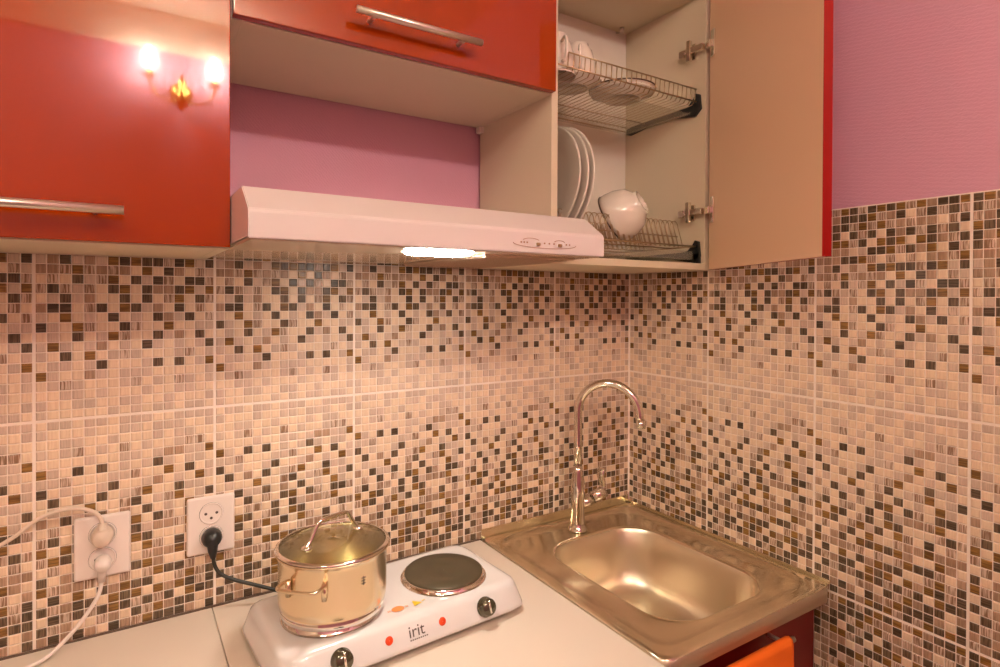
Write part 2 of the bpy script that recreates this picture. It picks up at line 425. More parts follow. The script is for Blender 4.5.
# ------------------------------------------------------------------ dish racks
def bracket(bm, z, x=-.0312):
    pts = [(-.266, z+.030), (-.276, z+.026), (-.280, z-.010), (-.262, z-.026), (-.235, z-.022), (-.19, z-.014), (-.10, z-.014), (-.036, z-.022), (-.024, z-.018), (-.026, z-.004), (-.05, z+.000), (-.19, z+.001), (-.24, z+.002), (-.258, z+.018)]
    prism(bm, pts, 'x', x-.010, x)
t = thing('dish_rack', 'upper wire dish rack holding cups and saucers in the open cabinet', 'rack', (-.26, -.15, 1.93))
xa, xb = -.488, -.046
b = bm_new(); w = .0013
for (y, z, r) in ((-.272, 1.968, .0017), (-.272, 1.937, .0019), (-.10, 1.924, .0017), (-.030, 1.930, .0017), (-.030, 1.918, .0017)):
    tube(b, [(xa if z < 1.95 else -.452, y, z), (xb, y, z)], r, 8)
k = 0; x = xb-.004
while x > -.462:
    tube(b, [(x, -.272, 1.968), (x, -.270, 1.940), (x, -.262, 1.930)], w, 6); tube(b, [(x, -.262, 1.930), (x, -.030, 1.926)], .0008, 6); x -= .0155
obj('wire_frame', b, 'wire', t)
b = bm_new(); bracket(b, 1.93); obj('bracket', b, 'black', t)
b = bm_new()
prism(b, [(-.490, 1.916), (-.488, 1.916), (-.486, 1.9115), (-.048, 1.9115), (-.046, 1.916), (-.044, 1.916), (-.047, 1.9100), (-.487, 1.9100)], 'y', -.255, -.030)
obj('drip_tray', b, 'tray', t, label='clear plastic drip tray')
t = thing('dish_rack', 'lower wire plate rack with looped wires standing on the dish cabinet floor', 'rack', (-.26, -.15, 1.56))
b = bm_new()
ZL = 1.577
for (y, z, r) in ((-.272, ZL, .002), (-.20, ZL, .0017), (-.215, 1.606, .0015), (-.10, ZL, .0017), (-.030, ZL, .002), (-.085, 1.606, .0015)):
    tube(b, [(xa, y, z), (xb, y, z)], r, 8)
x = xa+.008
while x < xb-.02:
    for yy, sgn in ((-.222, 1), (-.090, 1)):
        pts = [(x, yy-.012, ZL)]
        for j in range(9):
            a = PI*j/8; pts.append((x+.015-.015*math.cos(a), yy+.004, 1.628+.017*math.sin(a)))
        pts.append((x+.030, yy-.012, ZL))
        tube(b, pts, .0011, 6)
    x += .0168
for x in (xa+.002, xb-.002): tube(b, [(x, -.272, ZL), (x, -.03, ZL)], .002, 8)
obj('wire_frame', b, 'wire', t)
b = bm_new(); bracket(b, 1.563)
box(b, -.0412, -.0312, -.279, -.262, 1.5345, 1.56, .001); box(b, -.0412, -.0312, -.07, -.03, 1.5345, 1.556, .001); obj('bracket', b, 'black', t)
b = bm_new()
box(b, -.486, -.044, -.262, -.258, 1.545, 1.566, .001); box(b, -.486, -.044, -.258, -.04, 1.545, 1.548); box(b, -.486, -.044, -.044, -.040, 1.545, 1.566, .001)
obj('drip_tray', b, 'tray', t, label='clear plastic drip tray')

# plates standing in the lower rack
def plate(r, mi2=False):
    b = bm_new(); t_ = .0035
    lathe(b, [(.0005, 0), (r*.58, 0), (r*.66, .004), (r*.97, .0135), (r, .0155), (r*.995, .0180), (r*.96, .0172), (r*.64, .0075), (r*.56, .0038), (.0005, .0038)], n=56)
    return b
for i, (x, lab) in enumerate(((-.4245, 'white dinner plate standing nearest the niche, leftmost in the lower rack'), (-.4035, 'white dinner plate standing in the middle of the three upright plates'), (-.3875, 'white dinner plate standing rightmost of the three, towards the tilted cup'))):
    b = plate((.128, .130, .131)[i]); p = obj('dinner_plate', b, 'porcelain')
    p.rotation_euler = (0, -PI/2+math.radians(3), 0); p.location = (x+.012, -.157, ZL+.136)
    tag(p, lab, 'plate', 'white plates upright in the lower rack')
# tilted cup in the lower rack
def cup_mesh(R_, h, foot):
    b = bm_new()
    lathe(b, [(.0005, h-.006), (foot*.8, h-.006), (foot*.86, h), (foot, h), (foot*1.02, h-.007), (R_*.78, h*.74), (R_*.95, h*.42), (R_*1.0, h*.14), (R_, 0), (R_*.965, 0), (R_*.94, h*.2), (R_*.85, h*.45), (R_*.6, h*.78), (.0005, h*.86)], n=48)
    return b
t = thing('soup_cup', 'white porcelain cup tipped on its side in the lower rack', 'cup', (-.234, -.178, 1.640))
t.rotation_mode = 'QUATERNION'; t.rotation_quaternion = Vector((0, 0, 1)).rotation_difference(Vector((.39, -.79, .46)).normalized())
b = cup_mesh(.064, .082, .030); obj('cup_body', b, 'porcelain', t, local=True)
b = bm_new(); lathe(b, [(.0642, .0020), (.0656, .0006), (.0645, -.0018), (.062, .0)], n=48); obj('rim_line', b, 'darkline', t, local=True, label='thin dark line round the rim')
b = bm_new()
for k in range(9):
    a = 2*PI*k/9; cyl(b, (.0255*math.cos(a), .0255*math.sin(a), .0820), (.0255*math.cos(a), .0255*math.sin(a), .0826), .0028, 10)
obj('foot_pattern', b, 'wire', t, local=True, label='brown printed ring round the foot')
# things on the upper rack
ZU = 1.9295
def saucer(r):
    b = bm_new(); lathe(b, [(.0005, .002), (r*.5, .002), (r*.52, 0), (r*.58, 0), (r*.62, .004), (r*.97, .014), (r, .0165), (r*.95, .0165), (r*.6, .0075), (.0005, .0055)], n=48); return b
def put(o, loc): o.location = loc; return o
c1 = (-.226, -.198); c2 = (-.378, -.188)
b = saucer(.078); tag(put(obj('saucer', b, 'porcelain'), (*c1, ZU-.001)), 'white saucer lying under the dark-rimmed plate on the upper rack', 'saucer')
t = thing('side_plate', 'small plate with a dark rim stacked on a saucer on the upper rack', 'plate', (c1[0], c1[1], ZU+.006))
b = saucer(.080); obj('plate_body', b, 'porcelain', t, local=True)
b = bm_new(); lathe(b, [(.0795, .0150), (.0808, .0160), (.0808, .0180), (.0785, .0182)], n=56); obj('rim_band', b, 'darkline', t, local=True, label='dark band round the rim')
b = saucer(.070); tag(put(obj('saucer', b, 'porcelain'), (*c2, ZU-.001)), 'white saucer lying left of the dark-rimmed plate, under an upturned cup', 'saucer')
def teacup(loc, ang, label, r=.042, h=.086):
    t = thing('teacup', label, 'cup', loc, ang)
    b = bm_new(); lathe(b, [(r, 0), (r*.985, h*.15), (r*.93, h*.5), (r*.74, h*.82), (r*.56, h*.93), (r*.55, h), (r*.47, h), (r*.46, h*.95), (.0005, h*.95), (.0005, h*.9), (r*.5, h*.88), (r*.7, h*.76), (r*.88, h*.45), (r*.95, .002), (r, 0)], n=40)
    obj('cup_body', b, 'porcelain', t, local=True)
    b = bm_new(); tube(b, spline([(r*.95, 0, h*.22), (r*1.35, 0, h*.2), (r*1.6, 0, h*.45), (r*1.4, 0, h*.72), (r*.82, 0, h*.72)], 5), .0033, 8)
    obj('handle', b, 'porcelain', t, local=True)
teacup((-.366, -.200, ZU+.013), -2.2, 'upturned white teacup with a handle on the upper rack, right of the other teacup')
teacup((-.449, -.225, ZU+.001), -1.9, 'upturned white teacup partly hidden by the cabinet side on the upper rack', .042, .090)

# ------------------------------------------------------------------ range hood
t = thing('range_hood', 'white slim range hood with a lit lamp under the mauve niche', 'range hood', (-.813, -.2, 1.52))
HXa, HXb = -1.1145, -.512; HZ0, HZ1, HZ2 = 1.522, 1.5605, 1.596
b = bm_new()
prism(b, [(-.008, HZ0+.004), (-.008, HZ2), (-.398, HZ2), (-.4485, HZ1), (-.4500, HZ1-.004), (-.4500, HZ0), (-.442, HZ0), (-.442, HZ0+.004)], 'x', HXa, HXb)
bmesh.ops.bevel(b, geom=[e_ for e_ in b.edges], offset=.0012, segments=2, affect='EDGES')
obj('canopy', b, 'hood', t)
b = bm_new(); box(b, HXa+.004, HXb-.004, -.441, -.012, HZ0-.001, HZ0+.003); obj('underside_panel', b, 'hoodunder', t, label='glossy beige underside')
b = bm_new(); box(b, -.735, -.540, -.40, -.06, HZ0-.005, HZ0-.0012, .001)
for k in range(17): box(b, -.730+k*.011, -.725+k*.011, -.395, -.065, HZ0-.0065, HZ0-.0045)
obj('grease_filter', b, 'mesh', t, label='wavy metal grease filter')
b = bm_new()
lp = []
LX0, LX1, LY0, LY1 = -.868, -.762, -.425, -.350
for (ins, z) in ((0, HZ0-.0012), (.0015, HZ0-.004), (.006, HZ0-.0062), (.02, HZ0-.007)):
    cx_, cy_, hx, hy, n = (LX0+LX1)/2, (LY0+LY1)/2, (LX1-LX0)/2-ins, (LY1-LY0)/2-ins, 32
    lp.append([(cx_+hx*(abs(math.cos(2*PI*i/n))**.4)*(1 if math.cos(2*PI*i/n) >= 0 else -1), cy_+hy*(abs(math.sin(2*PI*i/n))**.4)*(1 if math.sin(2*PI*i/n) >= 0 else -1), z) for i in range(n)])
rings(b, lp, cap1=True); obj('lamp_lens', b, 'hoodlens', t, label='lit white lamp lens')
# slider panel on the front
t2 = t
b = bm_new(); yf = -.4502
cxp, czp = -.645, 1.5385
tube(b, [(cxp+.066*math.cos(a), yf-.0003, czp-.0005+.0072*math.sin(a)) for a in [PI+PI*k/24 for k in range(25)]], .0005, 6)
tube(b, [(cxp-.03+.02*math.cos(a), yf-.0003, czp+.001+.0072*math.sin(a)) for a in [PI*.2+PI*.6*k/12 for k in range(13)]], .0005, 6)
tube(b, [(cxp+.03+.014*math.cos(a), yf-.0003, czp+.0+.0072*math.sin(a)) for a in [PI*.2+PI*.6*k/12 for k in range(13)]], .0005, 6)
for dx in (-.05, -.044, -.038, -.002, .008, .018, .045, .052): box(b, cxp+dx-.0012, cxp+dx+.0012, yf-.0006, yf+.0005, czp-.0005, czp+.002)
obj('control_print', b, 'hoodink', t2, label='brown printed outline of the control strip')
for dx in (-.016, .030):
    b = bm_new(); box(b, cxp+dx-.0035, cxp+dx+.0035, yf-.004, yf+.0005, czp-.0040, czp+.0012, .0012); obj('slide_switch', b, 'wire', t2)

# ------------------------------------------------------------------ lower units

def worktop(x0, x1, label):
    b = bm_new(); box(b, x0, x1, -.600, -.004, WZ-.028, WZ, .0015); o = obj('worktop', b, 'worktop'); recenter(o, ((x0+x1)/2, -.3, WZ-.028)); tag(o, label, 'worktop')
worktop(-1.1045, -.5065, 'cream worktop section under the double hotplate, beside the sink')
worktop(-1.705, -1.1055, 'cream worktop section at the far left, under the sockets')
b = bm_new(); box(b, -2.2, -.507, -.0035, .0005, WZ-.004, WZ+.0018); struct('trim_2', b, 'wedge')  # dark strip set along the gap between worktop and wall
def base_cabinet(x0, x1, label, top=WZ-.0285, rail=True):
    t = thing('base_cabinet', label, 'cabinet', ((x0+x1)/2, -.28, 0))
    b = bm_new(); box(b, x0, x0+e, -.548, -.012, .10, top, .0008); box(b, x1-e, x1, -.548, -.012, .10, top, .0008)
    box(b, x0+e, x1-e, -.548, -.012, .10, .116); box(b, x0+e, x1-e, -.018, -.012, .116, top); (box(b, x0+e, x1-e, -.548, -.46, top-e, top) if rail else box(b, x0+e, x1-e, -.548, -.540, top-.06, top))
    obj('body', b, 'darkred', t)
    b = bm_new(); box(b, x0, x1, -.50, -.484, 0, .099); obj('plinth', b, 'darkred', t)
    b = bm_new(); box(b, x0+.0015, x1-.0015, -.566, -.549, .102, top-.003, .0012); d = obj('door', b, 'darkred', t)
    return t, d
base_cabinet(-1.703, -1.107, 'dark red base cabinet under the far left worktop')
base_cabinet(-1.1035, -.509, 'dark red base cabinet under the hotplate worktop')
t, d = base_cabinet(-.5045, -.022, 'dark red sink cabinet in the corner with a cloth hanging on its handle', top=.8175, rail=False)
b = bm_new(); BZ, BY = .791, -.602
cyl(b, (-.445, BY, BZ), (-.158, BY, BZ), .0055, 16)
for x in (-.415, -.185): cyl(b, (x, -.5655, BZ), (x, BY, BZ), .004, 12)
obj('handle', b, 'nickel', d, label='brushed bar handle')
# cloth over the handle
b = bm_new(); n = 26; V = []
prof = [(-.5910, .60), (-.5918, .68), (-.5925, .75), (-.5935, .789), (-.5955, .7975), (-.602, .8005), (-.6085, .7975), (-.6105, .789), (-.6125, .74), (-.6140, .66), (-.616, .57), (-.617, .50)]
for (y, z) in prof:
    row = []
    for i in range(n+1):
        u = i/n; x = -.392+u*.218
        wv = .0022*math.sin(u*17+z*6)*(1 if z < .78 else .15)
        row.append(b.verts.new((x+(.80-z)*.03*(u-.5), y+(wv if y < -.602 else -abs(wv)*.4), z)))
    V.append(row)
for k in range(len(V)-1):
    for i in range(n): f = b.faces.new((V[k][i], V[k][i+1], V[k+1][i+1], V[k+1][i])); f.smooth = True
o = obj('kitchen_cloth', b, 'orange'); recenter(o, (-.28, -.606, .5)); md = o.modifiers.new('s', 'SOLIDIFY'); md.thickness = .0016; md.offset = 1
tag(o, 'bright orange cloth draped over the handle below the sink', 'cloth')

# ------------------------------------------------------------------ sink
def rrect_loop(c, x0, x1, y0, y1, rad, z, n=112):
    """rounded rectangle sampled by angle about c"""
    out = []; cx_, cy_, hx, hy = (x0+x1)/2, (y0+y1)/2, (x1-x0)/2, (y1-y0)/2
    def sd(px, py):
        qx, qy = abs(px-cx_)-hx+rad, abs(py-cy_)-hy+rad
        return math.hypot(max(qx, 0), max(qy, 0))+min(max(qx, qy), 0)-rad
    for i in range(n):
        a = 2*PI*(i+.5)/n; dx, dy = math.cos(a), math.sin(a); lo, hi = 0, 2
        for _ in range(40):
            md_ = (lo+hi)/2
            if sd(c[0]+dx*md_, c[1]+dy*md_) < 0: lo = md_
            else: hi = md_
        out.append((c[0]+dx*lo, c[1]+dy*lo, z))
    return out
t = thing('sink', 'stainless steel corner sink with one rounded bowl', 'sink', (-.253, -.296, .82))
SX0, SX1, SY0, SY1 = -.5035, -.0035, -.592, -.0015
bc = (-.254, -.318); BX0, BX1, BY0, BY1 = -.411, -.103, -.530, -.126
b = bm_new(); L_ = []
def lp_(ex, z, rad, rect=None):
    if rect: x0, x1, y0, y1 = rect
    else: x0, x1, y0, y1 = BX0-ex, BX1+ex, BY0-ex, BY1+ex
    L_.append(rrect_loop(bc, x0, x1, y0, y1, rad, z))
for ex, z, rad in ((0, WZ-.002, .085), (.003, WZ+.0008, .088), (.006, WZ+.0022, .090), (.010, WZ+.0012, .094), (.014, WZ+.0002, .098)): lp_(ex, z, rad)
def ridge(ins_b, ins_r, ins_f, ins_l, z, rad): lp_(0, z, rad, (SX0+ins_l, SX1-ins_r, SY0+ins_f, SY1-ins_b))
ridge(.062, .062, .042, .045, WZ+.0004, .045)
ridge(.042, .042, .032, .030, WZ+.0008, .035)
ridge(.035, .035, .028, .026, WZ+.0075, .032)
ridge(.031, .031, .024, .022, WZ+.0090, .028)
ridge(.026, .026, .019, .017, WZ+.0075, .022)
ridge(.014, .014, .010, .010, WZ+.0035, .010)
ridge(.003, .003, .003, .003, WZ+.0030, .002)
ridge(.0, .0, .0, .0, WZ+.0010, .0005)
ridge(.0, .0, .0, .0, WZ-.030, .0005)
ridge(.006, .006, .006, .006, WZ-.030, .0005)
# front and left borders are flatter than the wall sides
for k_, lpx in enumerate(L_):
    for i, (x, y, z) in enumerate(lpx):
        if z > WZ+.003 and (k_ in (7, 8, 9)):
            s = max(0, min(1, (-.42-x)/.04), min(1, (-.53-y)/.03)) if (x < -.42 or y < -.53) else 0
            lpx[i] = (x, y, z-s*(z-WZ-.0025))
rings(b, L_, mis=[0]*(len(L_)-3)+[1, 1])
# wall upstands
box(b, SX0, SX1, -.0030, -.0005, WZ, WZ+.024, .0008); box(b, -.0035, -.0008, SY0+.004, SY1, WZ, WZ+.009, .0008)
obj('drainer_top', b, ['steel', 'lipsteel'], t)
b = bm_new(); L_ = []
D = .150
for ex, z, rad in ((0, WZ-.002, .085), (-.004, WZ-.010, .085), (-.008, WZ-.06, .085), (-.013, WZ-D+.05, .085), (-.020, WZ-D+.025, .082), (-.034, WZ-D+.009, .072), (-.055, WZ-D+.002, .055), (-.09, WZ-D, .03), (-.13, WZ-D-.001, .012)): lp_(ex, z, rad)
rings(b, L_, cap1=True); bowl = obj('bowl', b, 'bowlsteel', t, label='deep satin steel bowl')
b = bm_new(); lathe(b, [(.0005, WZ-D+.0012), (.012, WZ-D+.0012), (.014, WZ-D+.004), (.030, WZ-D+.0045), (.034, WZ-D+.0015), (.034, WZ-D-.001)], (-.325, -.425, 0), 32); obj('drain', b, 'chrome', bowl)

# ------------------------------------------------------------------ faucet
FX, FY = -.262, -.082
t = thing('faucet', 'chrome swan-neck kitchen faucet on the sink by the wall', 'faucet', (FX, FY, WZ+.001))
b = bm_new(); z0 = WZ+.001
lathe(b, [(.0005, z0), (.026, z0), (.026, z0+.004), (.021, z0+.009), (.0185, z0+.020), (.0175, z0+.05), (.0185, z0+.085), (.0175, z0+.125), (.0125, z0+.150), (.0118, z0+.165), (.0005, z0+.165)], (FX, FY, 0), 32)
obj('body', b, 'chrome', t)
b = bm_new(); ang = math.radians(-56); dx, dy = math.cos(ang), math.sin(ang); rr = .078
pts = [(FX, FY, z0+.155), (FX, FY, z0+.22), (FX, FY, z0+.30)]
for k in range(1, 19):
    a = PI*k/18*1.0; s = rr-rr*math.cos(a)
    pts.append((FX+dx*s, FY+dy*s, z0+.304+rr*math.sin(a)))
pts.append((FX+dx*(2*rr+.002), FY+dy*(2*rr+.002), z0+.292))
tube(b, pts, .0105, 16); s = 2*rr+.003
cyl(b, (FX+dx*s, FY+dy*s, z0+.296), (FX+dx*(s+.001), FY+dy*(s+.001), z0+.276), .0115, 18)
obj('spout', b, 'chrome', t)
b = bm_new(); la = math.radians(-14); lx, ly = math.cos(la), math.sin(la)
def LP(s, z): return (FX+lx*s, FY+ly*s, z)
cyl(b, LP(.008, z0+.062), LP(.040, z0+.076), .0125, 24, r2=.0150); cyl(b, LP(.042, z0+.077), LP(.078, z0+.092), .0160, 24, r2=.0150); 
obj('valve', b, 'chrome', t)
b = bm_new(); tube(b, spline([LP(.070, z0+.092), LP(.072, z0+.110), LP(.066, z0+.132), LP(.070, z0+.152)], 5), [.011, .011, .0105, .010, .010, .010, .0105, .011, .0115, .012, .0125, .013, .013, .013, .0125, .010], 12, sy=.6)
obj('lever', b, 'chrome', t)

# ------------------------------------------------------------------ double hotplate
HR = math.radians(3.5); HC = Vector((-.837, -.232, WZ))
hob = thing('hotplate', 'white double electric hotplate on the worktop', 'hotplate', tuple(HC), HR)
b = bm_new(); L_ = []
def hl(hx, yb, yf_, rad, z): L_.append(rrect_loop((0, 0), -hx, hx, -yf_, yb, rad, z, 96))
hl(.200, .095, .100, .02, .013); hl(.2295, .120, .1195, .026, .012); hl(.232, .122, .122, .028, .015); hl(.2305, .121, .1205, .028, .020)
hl(.2225, .110, .1085, .026, .050); hl(.2190, .107, .1045, .024, .0555); hl(.2130, .102, .0985, .022, .0585); hl(.2050, .094, .0900, .018, .0590)
hl(.1960, .086, .0825, .014, .0580); hl(.10, .05, .05, .01, .0580)
rings(b, L_, cap0=True, cap1=True); body = obj('housing', b, 'enamel', hob, local=True)
for sx in (-.19, .19):
    for sy in (-.085, .085):
        b = bm_new(); cyl(b, (sx, sy, 0), (sx, sy, .0135), .009, 16, r2=.011); obj('foot', b, 'black', hob, local=True)
def tolocal(x, y):
    v = Vector((x-HC.x, y-HC.y, 0)); v.rotate(Matrix.Rotation(-HR, 3, 'Z')); return v.x, v.y
for (wx, wy) in ((-.7250, -.2330), (-.9475, -.2475)):
    lx_, ly_ = tolocal(wx, wy)
    b = bm_new(); lathe(b, [(.0825, .0586), (.0805, .0592), (.0790, .0588), (.0780, .0590), (.0778, .0655), (.077, .0664), (.0745, .0660)], (lx_, ly_, 0), 64); br = obj('burner', b, 'mirror', hob, local=True, label='polished ring holding a cast iron plate')
    b = bm_new(); lathe(b, [(.0748, .060), (.0748, .0680), (.0735, .0695), (.026, .0695), (.024, .0685), (.0005, .0685)], (lx_, ly_, 0), 64); obj('plate', b, 'iron', br, local=True)
# front panel frame: sloping face between z .020 (y -.1205) and .050 (y -.1085)
import_n = Vector((0, -.030, .012)).normalized()     # face normal (-y, slightly up)
nrm = Vector((0, -.9285, .3714)); up_ = Vector((0, .3714, .9285))
def FP(x, s, h=0): return Vector((x, -.1145, .035))+up_*s+nrm*h   # s up the panel, h out of it
for x in (-.134, .136):
    b = bm_new(); lathe(b, [(.0172, -.001), (.0172, .003), (.0152, .0045), (.0145, .015), (.0130, .0175), (.0005, .0178)], FP(x, 0), 32, axis=nrm)
    k = obj('knob', b, 'knob', hob, local=True)
    b = bm_new(); p0 = FP(x, -.010, .0180); p1 = FP(x, .0115, .0180); tube(b, [p0, p1], .0022, 8); obj('grip', b, 'mirror', k, local=True)
for x in (-.053, .047):
    b = bm_new(); lathe(b, [(.0068, 0), (.0068, .0006), (.0055, .0010), (.0005, .0016)], FP(x, .002), 24, axis=nrm, mis=[0, 1, 1]); obj('indicator_light', b, ['orprint', 'redprint'], hob, local=True, label='small round red indicator lamp')
def text_mesh(s, size, mat_, origin, right, up, parent, name, bold=.0):
    cu = bpy.data.curves.new(name, 'FONT'); cu.body = s; cu.size = size; cu.extrude = .0002; cu.offset = bold; cu.align_x = 'CENTER'
    o = bpy.data.objects.new(name, cu); C.objects.link(o)
    bpy.context.view_layer.update()
    me = bpy.data.meshes.new_from_object(o.evaluated_get(bpy.context.evaluated_depsgraph_get()))
    bpy.data.objects.remove(o)
    r, u = Vector(right).normalized(), Vector(up).normalized(); nn = r.cross(u)
    mt = Matrix((r, u, nn)).transposed().to_4x4(); mt.translation = Vector(origin)
    me.transform(mt); me.materials.clear(); me.materials.append(M[mat_])
    q = bpy.data.objects.new(name, me); C.objects.link(q); q.parent = parent; return q
lg = text_mesh('irit', .026, 'ink', FP(-.003, -.0055, .0003), (1, 0, 0), up_, hob, 'logo'); lg['label'] = 'grey maker lettering'
b = bm_new()
for k in range(9):
    p = [FP(-.0165+k*.0038, -.0105, .0003), FP(-.0140+k*.0038, -.0105, .0003), FP(-.0140+k*.0038, -.0085, .0003), FP(-.0165+k*.0038, -.0085, .0003)]
    b.faces.new([b.verts.new(q) for q in p])
obj('small_print', b, 'ink', hob, local=True)
# stickers on the top
b = bm_new(); cx_, cy_ = -.016, -.070
lathe(b, [(.0005, .0), (.0115, .0)], (0, 0, 0), 28)
for v in b.verts: v.co = (v.co.x*1.0+cx_, v.co.y*.72+cy_, .0592)
for sx in (-.0150, -.0180, .0150, .0180):
    q = [(cx_+sx-.0007, cy_-.003, .0592), (cx_+sx+.0007, cy_-.003, .0592), (cx_+sx+.0007, cy_+.003, .0592), (cx_+sx-.0007, cy_+.003, .0592)]
    b.faces.new([b.verts.new(w_) for w_ in q])
obj('hot_surface_mark', b, 'orprint', hob, local=True, label='orange oval warning mark')
b = bm_new(); q = [(.012, -.078, .0592), (.029, -.074, .0592), (.016, -.060, .0592)]; b.faces.new([b.verts.new(w_) for w_ in q])
q = [(.031, -.071, .0592), (.038, -.069, .0592), (.038, -.067, .0592), (.031, -.0685, .0592)]; b.faces.new([b.verts.new(w_) for w_ in q])
obj('warning_triangle', b, 'yelprint', hob, local=True, label='yellow triangle mark')

# ------------------------------------------------------------------ pot and lid
PC = Vector((-.945, -.250, WZ+.0700))
pot = thing('saucepan', 'shiny stainless steel pot on the left burner', 'pot', tuple(PC))
b = bm_new(); PH = .103
prof = [(.0005, .0), (.083, .0), (.0862, .0015), (.0868, .0095), (.0850, .0115), (.0885, .018), (.0895, .030), (.0895, PH-.010), (.0915, PH-.003), (.0950, PH), (.0955, PH+.0012), (.0940, PH+.002), (.0905, PH-.001), (.0885, PH-.010), (.0885, .030), (.0840, .012), (.070, .0085), (.0005, .0085)]
lathe(b, prof, n=72, mis=[1, 1, 1, 1]+[0]*13); obj('pot_body', b, ['potsteel', 'mirror'], pot, local=True)
for s in (1, -1):
    hd = Vector((-.70, -.72, 0)).normalized()*s; sd_ = Vector((-hd.y, hd.x, 0)); b = bm_new()
    hz = PH-.027
    P = [hd*.088+sd_*.033+Vector((0, 0, hz-.012)), hd*.0895+sd_*.033+Vector((0, 0, hz-.002)), hd*.094+sd_*.033+Vector((0, 0, hz+.003)), hd*.112+sd_*.034+Vector((0, 0, hz+.004)), hd*.120+sd_*.029+Vector((0, 0, hz+.004)),
         hd*.122+sd_*.015+Vector((0, 0, hz+.004)), hd*.122-sd_*.015+Vector((0, 0, hz+.004)), hd*.120-sd_*.029+Vector((0, 0, hz+.004)), hd*.112-sd_*.034+Vector((0, 0, hz+.004)), hd*.094-sd_*.033+Vector((0, 0, hz+.003)), hd*.0895-sd_*.033+Vector((0, 0, hz-.002)), hd*.088-sd_*.033+Vector((0, 0, hz-.012))]
    tube(b, spline(P, 4), .0030, 10); 
    for q in (-1, 1):
        a0 = hd*.0885+sd_*.031*q
        for (dz, ww) in ((0, .006),):
            tube(b, [a0+Vector((0, 0, hz-.022)), a0+hd*.001+Vector((0, 0, hz+.004))], .0045, 8)
    obj('handle', b, 'potsteel', pot, local=True)
b = bm_new(); a = math.radians(-75); mk = Vector((math.cos(a), math.sin(a), 0)); sd_ = Vector((-mk.y, mk.x, 0))
for k in range(3):
    p = mk*.0898+Vector((0, 0, PH-.028-k*.0045)); tube(b, [p-sd_*.004, p+sd_*.004], .0006, 5)
p = mk*.0898+Vector((0, 0, PH-.0325)); tube(b, [p-Vector((0, 0, .007)), p+Vector((0, 0, .007))], .0006, 5)
obj('etched_mark', b, 'ink', pot, local=True)
lid = thing('pot_lid', 'domed glass lid with an arched steel handle on the pot', 'lid', (PC.x, PC.y, PC.z+PH+.002))
b = bm_new()
gl = [(.0898, .0015), (.082, .0045), (.066, .0080), (.045, .0105), (.022, .0120), (.0005, .0125)]
lathe(b, gl+[(r_, z_-.0025) for r_, z_ in reversed(gl)]+[gl[0]], n=64); obj('glass_dome', b, 'glass', lid, local=True)
b = bm_new(); lathe(b, [(.0885, .0045), (.0925, .0035), (.0948, .0012), (.0940, .0004), (.0900, .0004), (.0895, -.004), (.0880, -.004), (.0880, .0035), (.0885, .0045)], n=64); obj('rim_ring', b, 'mirror', lid, local=True)
b = bm_new(); hd = Vector((.93, .37, 0)).normalized()
P = [-hd*.056+Vector((0, 0, .0090)), -hd*.053+Vector((0, 0, .012)), -hd*.044+Vector((0, 0, .022)), -hd*.034+Vector((0, 0, .040)), -hd*.026+Vector((0, 0, .046)), hd*0+Vector((0, 0, .047)), hd*.026+Vector((0, 0, .046)), hd*.034+Vector((0, 0, .040)), hd*.044+Vector((0, 0, .022)), hd*.053+Vector((0, 0, .012)), hd*.056+Vector((0, 0, .0090))]
tube(b, spline(P, 4), .0036, 10)
for s in (-1, 1): lathe(b, [(.0005, .0068), (.009, .0072), (.009, .0110), (.006, .0130), (.0005, .0135)], hd*.054*s, 20)
obj('arch_handle', b, 'mirror', lid, local=True)

# ------------------------------------------------------------------ sockets, plugs, cords
def socket(x, z, label, both):
    t = thing('wall_socket', label, 'socket', (x, 0, z))
    b = bm_new(); box(b, -.0415, .0415, -.009, .0, -.0545, .0545, .004, seg=3)
    obj('cover_plate', b, 'plastic', t, local=True)
    for dz in (.022, -.022):
        b = bm_new(); lathe(b, [(.0205, -.0086), (.0205, -.0100), (.0190, -.0108), (.0180, -.0100), (.0178, -.0088), (.0005, -.0088)], (0, 0, dz), 36, axis=(0, 1, 0))
        o_ = obj('outlet', b, 'plastic', t, local=True)
        b = bm_new()
        for sx, sz in ((-.0095, .0), (.0095, .0), (0, -.009)): cyl(b, (sx, -.0094, dz+sz), (sx, -.0085, dz+sz), .0026, 12)
        for k in range(28):
            a0, a1 = 2*PI*k/28, 2*PI*(k+1)/28
        tube(b, [(.0203*math.cos(2*PI*k/40), -.0092, dz+.0203*math.sin(2*PI*k/40)) for k in range(40)], .0006, 5, closed=True)
        obj('contact_holes', b, 'hole', o_, local=True)
    return t
socket(-1.2795, 1.008, 'double wall socket on the left, holding one beige and one white plug', 2)
socket(-1.1070, 1.011, 'double wall socket on the right, with one black plug in it', 1)
# beige round plug, upper left
t = thing('power_plug', 'beige plug with a looping beige cord in the upper outlet of the left socket', 'plug', (-1.2795, -.012, 1.030))
b = bm_new(); zc = 1.030; xc = -1.2795
lathe(b, [(.0165, .0), (.0165, .012), (.0145, .026), (.0120, .030), (.0005, .031)], (xc, -.011, zc), 28, axis=(0, -1, 0)); cyl(b, (xc, -.030, zc-.004), (xc, -.026, zc+.024), .0078, 16, r2=.0065)
obj('plug_body', b, 'beigeplastic', t)
b = bm_new(); tube(b, spline([(xc, -.030, zc+.012), (xc-.002, -.028, zc+.033), (xc-.016, -.024, zc+.048), (xc-.045, -.020, zc+.056), (xc-.085, -.018, zc+.048), (xc-.125, -.018, zc+.020), (xc-.185, -.018, zc-.010), (xc-.28, -.018, zc-.055), (xc-.40, -.016, zc-.150), (xc-.50, -.020, WZ+.004)], 7), .0035, 10)
obj('cord', b, 'beigeplastic', t)
